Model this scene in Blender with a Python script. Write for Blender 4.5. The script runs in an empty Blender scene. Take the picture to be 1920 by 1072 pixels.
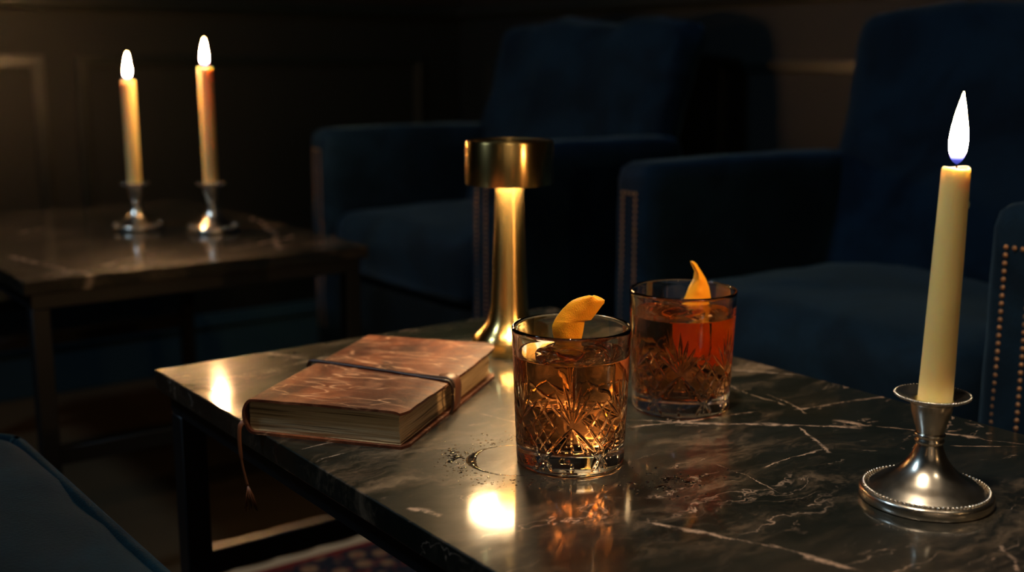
import bpy, bmesh, math, random
import numpy as np
from mathutils import Vector, Matrix, noise as mnoise
C = bpy.context.scene.collection
SC = bpy.context.scene
rad = math.radians
PI = math.pi

# ------------------------------------------------------------------ camera, world, lights, exposure
FPX, PITCH, CAMZ = 2180.0, 11.0, 0.735
TOP = 0.45                                           # height of the marble table tops
cam_d = bpy.data.cameras.new('camera'); cam = bpy.data.objects.new('camera', cam_d); C.objects.link(cam)
cam_d.sensor_width = 36.0; cam_d.lens = 36.0 * FPX / 1920.0
cam_d.clip_start = 0.01; cam_d.clip_end = 60
cam.location = (0, 0, CAMZ); cam.rotation_euler = (rad(90 - PITCH), 0, 0)
cam_d.dof.use_dof = True; cam_d.dof.focus_distance = 0.83; cam_d.dof.aperture_fstop = 4.6
SC.camera = cam

w = bpy.data.worlds.new('world'); SC.world = w; w.use_nodes = True
w.node_tree.nodes['Background'].inputs[0].default_value = (0.30, 0.55, 0.62, 1)
w.node_tree.nodes['Background'].inputs[1].default_value = 0.006

def area(name, loc, target, size, power, color, shape='DISK', spread=180):
    d = bpy.data.lights.new(name, 'AREA'); d.shape = shape; d.size = size; d.energy = power; d.color = color; d.spread = rad(spread)
    o = bpy.data.objects.new(name, d); C.objects.link(o); o.location = loc
    o.rotation_euler = (Vector(target) - Vector(loc)).to_track_quat('-Z', 'Y').to_euler()
    return o
area('cool_ceiling_light', (-1.45, 0.85, 2.1), (0.3, 1.75, 0.5), 0.30, 4.6, (0.50, 0.74, 1.0), spread=110)
area('downlight', (0.0, 0.55, 2.0), (0.10, 0.88, 0.45), 0.09, 1.25, (1.0, 0.84, 0.64), spread=44)
for i, (loc, e_) in enumerate((((-0.95, -0.9, 1.15), 0.35), ((1.35, -0.5, 1.2), 2.0), ((0.35, -1.8, 1.35), 0.9))):  # unseen warm points added behind the camera for sparkle on cut glass and silver
    pb = bpy.data.lights.new('added_sparkle_light', 'POINT'); pb.energy = e_; pb.color = (1.0, 0.62, 0.30); pb.shadow_soft_size = 0.03
    pbo = bpy.data.objects.new('added_sparkle_light', pb); C.objects.link(pbo); pbo.location = loc
area('room_fill', (0.2, -2.3, 1.3), (0.1, 0.8, 0.6), 2.4, 2.2, (1.0, 0.76, 0.52))  # broad warm fill added behind the camera, standing in for the unseen room
area('overhead_fill', (0.1, 0.2, 2.6), (0.1, 0.3, 0.0), 2.2, 2.6, (1.0, 0.80, 0.60))  # wide overhead disc added so the silver has something bright to reflect
area('back_downlight', (0.75, 0.15, 1.9), (0.2, 0.9, 0.45), 0.07, 0.30, (1.0, 0.84, 0.62), spread=100)
pl = bpy.data.lights.new('wall_light', 'POINT'); pl.energy = 1.0; pl.color = (1.0, 0.55, 0.20); pl.shadow_soft_size = 0.04
plo = bpy.data.objects.new('wall_light', pl); C.objects.link(plo); plo.location = (-1.30, 2.16, 0.95)

SC.view_settings.view_transform = 'Standard'; SC.view_settings.look = 'None'
SC.view_settings.gamma = 1.0; SC.view_settings.use_curve_mapping = False
SC.view_settings.exposure = 0.0
cy = SC.cycles
cy.use_denoising = True
cy.max_bounces = 20; cy.transmission_bounces = 18; cy.glossy_bounces = 6; cy.diffuse_bounces = 3; cy.transparent_max_bounces = 12; cy.volume_bounces = 0
cy.caustics_refractive = True; cy.caustics_reflective = True; cy.blur_glossy = 0.6
cy.sample_clamp_indirect = 6.0; cy.sample_clamp_direct = 0.0

# ------------------------------------------------------------------ helpers
def P(x, y, z):
    """point at height z seen at pixel x, y of the photograph"""
    p = rad(PITCH); dx = (x - 960) / FPX; dy = -(y - 536) / FPX
    d = (dx, math.cos(p) + dy * math.sin(p), -math.sin(p) + dy * math.cos(p))
    t = (z - CAMZ) / d[2]
    return Vector((d[0] * t, d[1] * t, z))

def empty(name, loc=(0, 0, 0), rz=0, label=None, cat=None, group=None, kind=None):
    o = bpy.data.objects.new(name, None); C.objects.link(o); o.location = loc; o.rotation_euler = (0, 0, rz)
    tag(o, label, cat, group, kind); return o
def tag(o, label=None, cat=None, group=None, kind=None):
    if label: o['label'] = label
    if cat: o['category'] = cat
    if group: o['group'] = group
    if kind: o['kind'] = kind
    return o
def obj(name, bm, mats, parent=None, smooth=True, loc=None):
    if isinstance(bm, bmesh.types.BMesh):
        bmesh.ops.recalc_face_normals(bm, faces=bm.faces[:]) if not getattr(obj, 'keep', False) else None
        me = bpy.data.meshes.new(name); bm.to_mesh(me); bm.free()
    else:
        me = bm; me.name = name
    if not isinstance(mats, (list, tuple)): mats = [mats]
    for m in mats: me.materials.append(m)
    if smooth:
        me.polygons.foreach_set('use_smooth', [True] * len(me.polygons))
        if smooth == 'auto':
            me.set_sharp_from_angle(angle=rad(38))
    o = bpy.data.objects.new(name, me); C.objects.link(o)
    if parent: o.parent = parent
    if loc: o.location = loc
    return o
def copy_tree(o, parent=None):
    c = o.copy(); C.objects.link(c)
    if parent: c.parent = parent
    for ch in list(o.children): copy_tree(ch, c)
    return c

def rbox(bm, size, center=(0, 0, 0), r=0.003, seg=2, rotz=0):
    m = Matrix.Translation(center) @ Matrix.Rotation(rotz, 4, 'Z') @ Matrix.Diagonal((*size, 1))
    res = bmesh.ops.create_cube(bm, size=1, matrix=m)
    if r > 0:
        es = list({e for v in res['verts'] for e in v.link_edges})
        bmesh.ops.bevel(bm, geom=es, offset=r, segments=seg, affect='EDGES', profile=0.5, clamp_overlap=True)
def lathe(bm, prof, n=96, center=(0, 0, 0), closed=False):
    """prof: list of (r, z); caps are made where r == 0"""
    rings = []
    cx, cyy, cz = center
    for r, z in prof:
        if r < 1e-7: rings.append([bm.verts.new((cx, cyy, cz + z))])
        else: rings.append([bm.verts.new((cx + r * math.cos(2 * PI * i / n), cyy + r * math.sin(2 * PI * i / n), cz + z)) for i in range(n)])
    prs = list(zip(rings, rings[1:]))
    if closed: prs.append((rings[-1], rings[0]))
    for a, b in prs:
        for i in range(n):
            j = (i + 1) % n
            if len(a) == 1 and len(b) == 1: continue
            if len(a) == 1: bm.faces.new((a[0], b[i], b[j]))
            elif len(b) == 1: bm.faces.new((a[i], a[j], b[0]))
            else: bm.faces.new((a[i], a[j], b[j], b[i]))
def smooth_prof(pts, k=6):
    """Catmull-Rom through (r, z)"""
    out = []
    p = [pts[0]] + list(pts) + [pts[-1]]
    for i in range(1, len(p) - 2):
        for s in range(k):
            t = s / k
            out.append(tuple(0.5 * ((2 * p[i][c]) + (-p[i-1][c] + p[i+1][c]) * t + (2*p[i-1][c] - 5*p[i][c] + 4*p[i+1][c] - p[i+2][c]) * t*t + (-p[i-1][c] + 3*p[i][c] - 3*p[i+1][c] + p[i+2][c]) * t**3) for c in range(2)))
    out.append(pts[-1]); return out
def tube(bm, pts, r, n=10, flat=1.0, upv=(0, 0, 1)):
    """a tube along a polyline; flat squashes it across upv; r may be a list"""
    pts = [Vector(p) for p in pts]; rings = []
    for i, p in enumerate(pts):
        d = (pts[min(i + 1, len(pts) - 1)] - pts[max(i - 1, 0)]).normalized()
        up = Vector(upv if not callable(upv) else upv(i)); s = d.cross(up)
        if s.length < 1e-4: s = d.cross(Vector((1, 0, 0)))
        s.normalize(); q = s.cross(d).normalized(); rr = r[i] if isinstance(r, (list, tuple)) else r
        rings.append([bm.verts.new(p + s * rr * math.cos(2 * PI * k / n) + q * rr * flat * math.sin(2 * PI * k / n)) for k in range(n)])
    for a, b in zip(rings, rings[1:]):
        for k in range(n): bm.faces.new((a[k], a[(k + 1) % n], b[(k + 1) % n], b[k]))
    bm.faces.new(rings[0][::-1]); bm.faces.new(rings[-1])
def spline(pts, k=8):
    pts = [Vector(p) for p in pts]; p = [pts[0]] + pts + [pts[-1]]; out = []
    for i in range(1, len(p) - 2):
        for s in range(k):
            t = s / k
            out.append(0.5 * ((2 * p[i]) + (-p[i-1] + p[i+1]) * t + (2*p[i-1] - 5*p[i] + 4*p[i+1] - p[i+2]) * t*t + (-p[i-1] + 3*p[i] - 3*p[i+1] + p[i+2]) * t**3))
    out.append(pts[-1]); return out
def soft_box(bm, size, center, r, n=14, puff=0.0, wrinkle=0.0, wscale=9.0, shear=None, seed=0):
    """an upholstered block: rounded box, puffed faces, gentle wrinkles; shear(z in 0..1) -> (dx, dy)"""
    sx, sy, sz = (s / 2 for s in size)
    b2 = bmesh.new(); bmesh.ops.create_cube(b2, size=2)
    bmesh.ops.subdivide_edges(b2, edges=b2.edges[:], cuts=n, use_grid_fill=True)
    S = Vector((sx, sy, sz)); vm = {}
    for v in b2.verts:
        p = Vector([math.copysign(abs(c) ** 0.75, c) * s for c, s in zip(v.co, S)])
        inner = Vector([max(-(s - r), min(s - r, c)) for c, s in zip(p, S)])
        d = p - inner
        q = inner + d.normalized() * r if d.length > 1e-9 else p
        nx, ny, nz = (max(0, 1 - (c / s) ** 2) for c, s in zip(q, S))
        dn = v.co.normalized()
        ax = max(range(3), key=lambda i: abs(v.co[i]))
        nn = (ny * nz, nx * nz, nx * ny)[ax]
        axis = Vector((0, 0, 0)); axis[ax] = math.copysign(1, v.co[ax])
        q += axis * puff * nn
        if wrinkle: q += dn * wrinkle * mnoise.fractal(Vector((q.x * wscale + seed, q.y * wscale * 1.6, q.z * wscale)), 0.8, 2.0, 4)
        if shear:
            t = (q.z + sz) / (2 * sz); q += Vector((*shear(t), 0))
        vm[v] = bm.verts.new(q + Vector(center))
    for f in b2.faces: bm.faces.new([vm[v] for v in f.verts])
    b2.free()

# ---- materials
class NT:
    def __init__(s, name):
        s.m = bpy.data.materials.new(name); s.m.use_nodes = True; s.t = s.m.node_tree; s.t.nodes.clear()
        s.out = s.n('ShaderNodeOutputMaterial')
    def n(s, typ, **k):
        x = s.t.nodes.new(typ)
        for a, b in k.items(): setattr(x, a, b)
        return x
    def l(s, a, b): s.t.links.new(a, b)
    def setv(s, sock, v):
        if isinstance(v, bpy.types.NodeSocket): s.l(v, sock)
        elif isinstance(v, (tuple, list)) and len(v) == 3 and sock.type == 'RGBA': sock.default_value = (*v, 1)
        else: sock.default_value = v
    def math(s, op, a, b=0.0, c=0.0, clamp=False):
        x = s.n('ShaderNodeMath', operation=op, use_clamp=clamp)
        for i, v in enumerate((a, b, c)): s.setv(x.inputs[i], v)
        return x.outputs[0]
    def vmath(s, op, a, b=(0, 0, 0)):
        x = s.n('ShaderNodeVectorMath', operation=op); s.setv(x.inputs[0], a); s.setv(x.inputs[1], b)
        return x.outputs['Value'] if op in ('DOT_PRODUCT', 'LENGTH', 'DISTANCE') else x.outputs[0]
    def noise(s, vec, scale, detail=4, rough=0.55, dist=0.0, out=0):
        x = s.n('ShaderNodeTexNoise'); s.l(vec, x.inputs['Vector'])
        x.inputs['Scale'].default_value = scale; x.inputs['Detail'].default_value = detail; x.inputs['Roughness'].default_value = rough; x.inputs['Distortion'].default_value = dist
        return x.outputs[out]
    def ramp(s, fac, stops, interp='LINEAR'):
        x = s.n('ShaderNodeValToRGB'); s.l(fac, x.inputs[0]); cr = x.color_ramp; cr.interpolation = interp
        while len(cr.elements) > 1: cr.elements.remove(cr.elements[-1])
        for i, (p, c) in enumerate(stops):
            e = cr.elements[0] if i == 0 else cr.elements.new(p)
            e.position = p; e.color = (*c, 1) if isinstance(c, (tuple, list)) else (c, c, c, 1)
        return x.outputs[0]
    def mix(s, f, a, b):
        x = s.n('ShaderNodeMix', data_type='RGBA'); s.setv(x.inputs[0], f); s.setv(x.inputs[6], a); s.setv(x.inputs[7], b); return x.outputs[2]
    def mapr(s, v, a, b, c, d, mode='LINEAR'):
        x = s.n('ShaderNodeMapRange', interpolation_type=mode); s.l(v, x.inputs[0])
        for i, q in enumerate((a, b, c, d)): x.inputs[i + 1].default_value = q
        return x.outputs[0]
    def obj(s): return s.n('ShaderNodeTexCoord').outputs['Object']
    def sep(s, v):
        x = s.n('ShaderNodeSeparateXYZ'); s.l(v, x.inputs[0]); return x.outputs
    def comb(s, a, b, c):
        x = s.n('ShaderNodeCombineXYZ')
        for i, v in enumerate((a, b, c)): s.setv(x.inputs[i], v)
        return x.outputs[0]
    def bump(s, h, strength=0.3, dist=0.001):
        x = s.n('ShaderNodeBump'); x.inputs['Strength'].default_value = strength; x.inputs['Distance'].default_value = dist; s.l(h, x.inputs['Height']); return x.outputs[0]
    def bsdf(s, **k):
        x = s.n('ShaderNodeBsdfPrincipled')
        for a, b in k.items():
            a = {'color': 'Base Color', 'rough': 'Roughness', 'metal': 'Metallic', 'normal': 'Normal', 'ior': 'IOR', 'sheen': 'Sheen Weight', 'sheen_r': 'Sheen Roughness', 'sheen_t': 'Sheen Tint',
                 'spec': 'Specular IOR Level', 'trans': 'Transmission Weight', 'sss': 'Subsurface Weight', 'sss_r': 'Subsurface Radius', 'sss_s': 'Subsurface Scale', 'coat': 'Coat Weight', 'coat_r': 'Coat Roughness', 'arot': 'Anisotropic Rotation',
                 'aniso': 'Anisotropic', 'tan': 'Tangent', 'emit': 'Emission Color', 'emit_s': 'Emission Strength'}[a]
            s.setv(x.inputs[a], b)
        s.l(x.outputs[0], s.out.inputs[0]); s.b = x; return s

def metal(name, col, rough, aniso=0.0, wear=0.0, brushed=False):
    t = NT(name); o = t.obj(); r = rough
    kw = {}
    if wear: r = t.math('ADD', rough, t.math('MULTIPLY', t.noise(o, 60, 5), wear))
    if brushed:
        sx, sy, sz = t.sep(o)
        rr = t.math('SQRT', t.math('ADD', t.math('MULTIPLY', sx, sx), t.math('MULTIPLY', sy, sy)))
        n = t.noise(t.comb(t.math('MULTIPLY', rr, 2500), 0, t.math('MULTIPLY', sz, 2500)), 1.0, 2)
        kw['normal'] = t.bump(n, 0.08, 0.0003)
        tg = t.n('ShaderNodeTangent', direction_type='RADIAL', axis='Z'); kw['tan'] = tg.outputs[0]
    t.bsdf(color=col, rough=r, metal=1.0, aniso=aniso, arot=0.25 if brushed else 0.0, **kw); return t.m
M = {}
M['brass'] = metal('brushed_brass', (0.72, 0.47, 0.16), 0.24, aniso=0.85, brushed=True)
M['silver'] = metal('aged_silver', (0.80, 0.70, 0.56), 0.13, wear=0.20)
M['black_metal'] = NT('black_metal').bsdf(color=(0.004, 0.005, 0.006), rough=0.45).m
M['nail'] = metal('antique_brass_nail', (0.36, 0.21, 0.11), 0.55)

def velvet(name, col, sheen, tint):
    t = NT(name); o = t.obj()
    n = t.noise(o, 7.0, 4, 0.6, 0.6); f = t.noise(o, 420, 3)
    c = t.mix(t.mapr(n, 0.35, 0.65, 0, 1, 'SMOOTHSTEP'), tuple(x * 0.55 for x in col), tuple(x * 1.35 for x in col))
    c = t.mix(t.mapr(f, 0.4, 0.6, 0, 0.4), c, tuple(x * 0.5 for x in col))
    t.bsdf(color=c, rough=0.85, spec=0.06, sheen=sheen, sheen_r=0.38, sheen_t=tint, normal=t.bump(t.math('ADD', f, t.math('MULTIPLY', n, 2.0)), 0.5, 0.0012))
    return t.m
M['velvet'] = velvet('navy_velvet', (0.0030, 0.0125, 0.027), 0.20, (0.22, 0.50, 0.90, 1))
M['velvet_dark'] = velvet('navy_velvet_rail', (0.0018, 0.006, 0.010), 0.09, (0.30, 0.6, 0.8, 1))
M['ottoman'] = velvet('blue_green_velvet', (0.0016, 0.012, 0.022), 0.10, (0.15, 0.6, 0.9, 1))
M['dark_wood'] = NT('ebonised_wood').bsdf(color=(0.010, 0.007, 0.005), rough=0.35).m

def marble(name, veins, origin, rot):
    """dark marble; veins: (px0, py0, px1, py1, width, wobble) in table-top pixels turned into table coordinates"""
    t = NT(name); o = t.obj()
    Ri = Matrix.Rotation(-rot, 4, 'Z')
    wv = t.n('ShaderNodeVectorMath', operation='ADD'); t.l(o, wv.inputs[0])
    nz = t.noise(o, 9.0, 5, 0.6, 0, out=1)
    sub = t.vmath('SUBTRACT', nz, (0.5, 0.5, 0.5)); sc = t.n('ShaderNodeVectorMath', operation='SCALE'); t.l(sub, sc.inputs[0]); sc.inputs['Scale'].default_value = 0.075
    t.l(sc.outputs[0], wv.inputs[1]); q = wv.outputs[0]
    # stretch along the grain, which runs across the room
    mp = t.n('ShaderNodeMapping'); mp.inputs['Rotation'].default_value = (0, 0, rot); mp.inputs['Scale'].default_value = (0.42, 1.25, 1.0); t.l(q, mp.inputs[0]); g = mp.outputs[0]
    cloud = t.noise(g, 17, 12, 0.78, 0.35); cloud2 = t.noise(g, 60, 8, 0.78, 0.2)
    base = t.ramp(cloud, [(0.43, (0.0015, 0.003, 0.0022)), (0.50, (0.008, 0.009, 0.006)), (0.55, (0.040, 0.031, 0.020)), (0.66, (0.15, 0.11, 0.07))])
    base = t.mix(t.mapr(cloud2, 0.54, 0.66, 0, 0.7), base, (0.075, 0.054, 0.034))
    base = t.mix(t.mapr(t.noise(g, 6, 5, 0.65), 0.46, 0.56, 0, 0.90), base, (0.004, 0.0065, 0.0045))
    vein_c = t.mix(t.noise(o, 30, 3), (0.46, 0.35, 0.26), (0.28, 0.20, 0.145))
    # fine broken veins: ridges of a warped noise
    def ridge(vec, sc_, w_, mask_sc, m0, m1, off):
        o2 = t.vmath('ADD', vec, (off, off * 2, 0))
        r = t.math('ABSOLUTE', t.math('SUBTRACT', t.noise(o2, sc_, 5, 0.62, 0.3), 0.5))
        return t.math('MULTIPLY', t.mapr(r, 0.0, w_, 1, 0), t.mapr(t.noise(o2, mask_sc, 3), m0, m1, 0, 1), clamp=True)
    fine = ridge(g, 7.0, 0.0045, 13, 0.54, 0.64, 0.0)
    fine2 = t.math('MULTIPLY', ridge(g, 20.0, 0.010, 34, 0.58, 0.66, 3.1), 0.7)
    # small pale flecks
    fl = t.mapr(t.noise(g, 48, 3, 0.7), 0.72, 0.78, 0, 0.8)
    tot = t.math('MAXIMUM', t.math('MAXIMUM', fine, fine2), fl)
    wob = t.math('SUBTRACT', t.noise(o, 30, 7, 0.72), 0.5); wob2 = t.math('SUBTRACT', t.noise(o, 6.5, 2), 0.5)
    edge = t.noise(o, 120, 4, 0.7); wid = t.noise(o, 35, 3)
    for (x0, y0, x1, y1, wd, wb) in veins:
        a = Ri @ (P(x0, y0, TOP) - Vector(origin)); b = Ri @ (P(x1, y1, TOP) - Vector(origin)); a.z = b.z = 0
        d = (b - a); L = d.length; d.normalize(); n = Vector((-d.y, d.x, 0))
        rel = t.vmath('SUBTRACT', o, tuple(a))
        s = t.math('DIVIDE', t.vmath('DOT_PRODUCT', rel, tuple(d)), L)
        e = t.vmath('DOT_PRODUCT', rel, tuple(n))
        e = t.math('ADD', e, t.math('ADD', t.math('MULTIPLY', wob, wb * 1.5), t.math('MULTIPLY', wob2, wb * 2.0)))
        ws = t.math('MULTIPLY', t.mapr(wid, 0.40, 0.62, 0.12, 1.7), wd)
        k = t.math('SUBTRACT', 1.0, t.math('DIVIDE', t.math('ABSOLUTE', e), ws), clamp=True)
        k = t.mapr(k, 0.0, 0.8, 0, 1)
        ends = t.math('MULTIPLY', t.mapr(s, 0.0, 0.08, 0, 1), t.mapr(s, 0.92, 1.0, 1, 0))
        k = t.math('MULTIPLY', t.math('MULTIPLY', k, ends), t.mapr(edge, 0.38, 0.56, 0.05, 1))
        tot = t.math('MAXIMUM', tot, k)
    c = t.mix(tot, base, vein_c)
    rr = t.mapr(t.noise(g, 16, 6, 0.72), 0.35, 0.65, 0.34, 0.55)
    t.bsdf(color=c, rough=rr, spec=0.35, coat=1.0, coat_r=t.mapr(t.noise(g, 30, 5, 0.7), 0.35, 0.65, 0.06, 0.12))
    return t.m

def leather():
    t = NT('worn_brown_leather'); o = t.obj()
    big = t.noise(o, 10, 7, 0.66, 0.7); med = t.noise(o, 60, 6, 0.7, 0.5); fine = t.noise(o, 600, 3)
    c = t.ramp(big, [(0.38, (0.028, 0.008, 0.004)), (0.50, (0.085, 0.023, 0.009)), (0.66, (0.22, 0.066, 0.022))])
    c = t.mix(t.mapr(med, 0.50, 0.72, 0, 0.5), c, (0.34, 0.16, 0.08))
    # scratches: thin warped streaks in two directions
    tot = None
    for rz, sc, th in ((0.5, 16, 0.022), (-0.9, 22, 0.018), (1.25, 12, 0.016)):
        mp = t.n('ShaderNodeMapping'); mp.inputs['Rotation'].default_value = (0, 0, rz); mp.inputs['Scale'].default_value = (0.35, 1.3, 1); t.l(o, mp.inputs[0])
        vo = t.n('ShaderNodeTexVoronoi', feature='DISTANCE_TO_EDGE'); vo.inputs['Scale'].default_value = sc * 2.2; vo.inputs['Randomness'].default_value = 1
        nn = t.n('ShaderNodeVectorMath', operation='ADD'); t.l(mp.outputs[0], nn.inputs[0])
        s3 = t.n('ShaderNodeVectorMath', operation='SCALE'); t.l(t.noise(mp.outputs[0], 30, 3, out=1), s3.inputs[0]); s3.inputs['Scale'].default_value = 0.03; t.l(s3.outputs[0], nn.inputs[1])
        t.l(nn.outputs[0], vo.inputs[0])
        k = t.math('MULTIPLY', t.mapr(vo.outputs[0], 0, th * 1.6, 1, 0), t.mapr(t.noise(mp.outputs[0], 26, 2), 0.50, 0.60, 0, 1))
        tot = k if tot is None else t.math('MAXIMUM', tot, k)
    c = t.mix(t.math('MULTIPLY', tot, 0.85), c, (0.55, 0.31, 0.17))
    h = t.math('SUBTRACT', t.math('ADD', t.math('MULTIPLY', fine, 0.5), t.math('MULTIPLY', med, 0.8)), t.math('MULTIPLY', tot, 0.6))
    t.bsdf(color=c, rough=t.mapr(med, 0.3, 0.7, 0.45, 0.65), spec=0.28, normal=t.bump(h, 0.5, 0.0007))
    return t.m
M['leather'] = leather()
M['strap'] = NT('dark_strap_leather').bsdf(color=(0.020, 0.008, 0.004), rough=0.38).m
M['strap_brown'] = NT('brown_strap_leather').bsdf(color=(0.13, 0.045, 0.018), rough=0.45).m
def paper():
    t = NT('aged_paper_edges'); o = t.obj(); sx, sy, sz = t.sep(o)
    wz = t.math('ADD', sz, t.math('MULTIPLY', t.math('SUBTRACT', t.noise(o, 18, 3), 0.5), 0.0022))
    v = t.comb(t.math('MULTIPLY', sx, 12), t.math('MULTIPLY', sy, 12), t.math('MULTIPLY', wz, 1500))
    n = t.noise(v, 1.0, 3, 0.7)
    v2 = t.comb(t.math('MULTIPLY', sx, 7), t.math('MULTIPLY', sy, 7), t.math('MULTIPLY', wz, 430))
    gap = t.mapr(t.noise(v2, 1.0, 2), 0.36, 0.44, 1, 0)
    c = t.mix(t.mapr(n, 0.3, 0.65, 0, 1), (0.36, 0.24, 0.11), (0.74, 0.58, 0.34))
    c = t.mix(t.math('MULTIPLY', gap, 0.8), c, (0.10, 0.06, 0.03))
    t.bsdf(color=c, rough=0.8, spec=0.2, normal=t.bump(t.math('SUBTRACT', n, gap), 0.9, 0.0006)); return t.m
M['paper'] = paper()

def wax():
    t = NT('ivory_wax'); o = t.obj(); n = t.noise(o, 30, 3)
    t.bsdf(color=t.mix(n, (0.99, 0.66, 0.26), (0.99, 0.71, 0.31)), rough=0.42, sss=1.0, sss_r=(1.0, 0.62, 0.30), sss_s=0.018, ior=1.44); return t.m
M['wax'] = wax()
def flame():
    t = NT('flame'); o = t.obj(); sx, sy, sz = t.sep(o)
    k = t.mapr(sz, 0.0, 0.045, 0, 1)
    c = t.ramp(k, [(0.0, (0.08, 0.12, 1.0)), (0.10, (0.25, 0.25, 1.0)), (0.20, (1.0, 0.50, 0.40)), (0.5, (1.0, 0.54, 0.18)), (0.85, (1.0, 0.50, 0.14)), (1.0, (1.0, 0.40, 0.08))])
    s = t.ramp(k, [(0.0, 0.0002), (0.07, 0.0004), (0.15, 0.006), (0.26, 0.30), (0.5, 1.0), (0.8, 0.8), (1.0, 0.2)])
    e = t.n('ShaderNodeEmission'); t.l(c, e.inputs[0]); t.l(t.math('MULTIPLY', s, 1700), e.inputs[1]); t.l(e.outputs[0], t.out.inputs[0])
    t.m.cycles.emission_sampling = 'FRONT'
    return t.m
M['flame'] = flame()
M['wick'] = NT('burnt_wick').bsdf(color=(0.01, 0.006, 0.004), rough=0.9).m
def diffuser():
    t = NT('lamp_diffuser'); e = t.n('ShaderNodeEmission'); e.inputs[0].default_value = (1.0, 0.71, 0.38, 1); e.inputs[1].default_value = 95; t.l(e.outputs[0], t.out.inputs[0]); return t.m
M['diffuser'] = diffuser()
M['glass'] = NT('crystal_glass').bsdf(color=(1, 0.985, 0.97), rough=0.0, trans=1.0, ior=1.5).m
LEVEL = 0.080
def whisky():
    t = NT('amber_whisky'); sx, sy, sz = t.sep(t.obj())
    ior = t.mapr(sz, LEVEL - 0.0006, LEVEL - 0.0004, 0.907, 1.36)         # glass-to-drink below the surface, air-to-drink on top
    t.bsdf(color=(1, 1, 1), rough=0.0, trans=1.0, ior=ior)
    a = t.n('ShaderNodeVolumeAbsorption'); a.inputs[0].default_value = (0.997, 0.56, 0.03, 1); a.inputs[1].default_value = 32; t.l(a.outputs[0], t.out.inputs[1]); return t.m
M['whisky'] = whisky()
def ice():
    t = NT('clear_ice'); o = t.obj(); sx, sy, sz = t.sep(o)
    ior = t.mapr(sz, -0.0005, 0.0005, 0.90, 1.31)
    t.bsdf(color=(1, 1, 1), rough=0.02, trans=1.0, ior=ior, normal=t.bump(t.noise(o, 220, 3), 0.25, 0.0006)); return t.m
M['ice'] = ice()
M['water'] = NT('water').bsdf(color=(1, 1, 1), rough=0.0, trans=1.0, ior=1.33).m
def peel():
    t = NT('orange_peel'); o = t.obj(); vo = t.n('ShaderNodeTexVoronoi'); vo.inputs['Scale'].default_value = 1100; t.l(o, vo.inputs[0])
    c = t.mix(t.noise(o, 90, 3), (1.0, 0.34, 0.010), (1.0, 0.43, 0.016))
    t.bsdf(color=c, rough=0.42, sss=0.35, sss_r=(1, 0.4, 0.05), sss_s=0.004, normal=t.bump(vo.outputs[0], 0.35, 0.0004)); return t.m
M['peel'] = peel()
M['pith'] = NT('orange_pith').bsdf(color=(0.95, 0.60, 0.16), rough=0.7, sss=0.4, sss_r=(1, 0.5, 0.1), sss_s=0.003).m

def wall_mat(name, up, low, z0):
    t = NT(name); o = t.obj(); n = t.noise(o, 40, 4)
    sx, sy, sz = t.sep(o)
    c = t.mix(t.mapr(sz, z0, z0 + 0.002, 0, 1), low, up)
    t.bsdf(color=t.mix(t.math('MULTIPLY', n, 0.3), c, (0.004, 0.006, 0.006)), rough=0.55, spec=0.3, normal=t.bump(n, 0.1, 0.002)); return t.m
M['wall'] = wall_mat('dark_green_panelled_wall', (0.0070, 0.0062, 0.0038), (0.0022, 0.0052, 0.0052), 0.86)
M['trim'] = NT('dark_green_trim').bsdf(color=(0.0045, 0.0085, 0.0085), rough=0.34).m
M['base_trim'] = NT('baseboard_paint').bsdf(color=(0.016, 0.050, 0.070), rough=0.35).m
def floor_mat():
    t = NT('brown_carpet_floor'); o = t.obj(); n = t.noise(o, 6, 4); f = t.noise(o, 500, 3)
    c = t.mix(n, (0.075, 0.046, 0.022), (0.12, 0.075, 0.036)); c = t.mix(t.mapr(f, 0.35, 0.65, 0, 0.5), c, (0.03, 0.018, 0.010))
    t.bsdf(color=c, rough=0.9, spec=0.1, normal=t.bump(f, 0.6, 0.002)); return t.m
M['floor'] = floor_mat()
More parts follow.
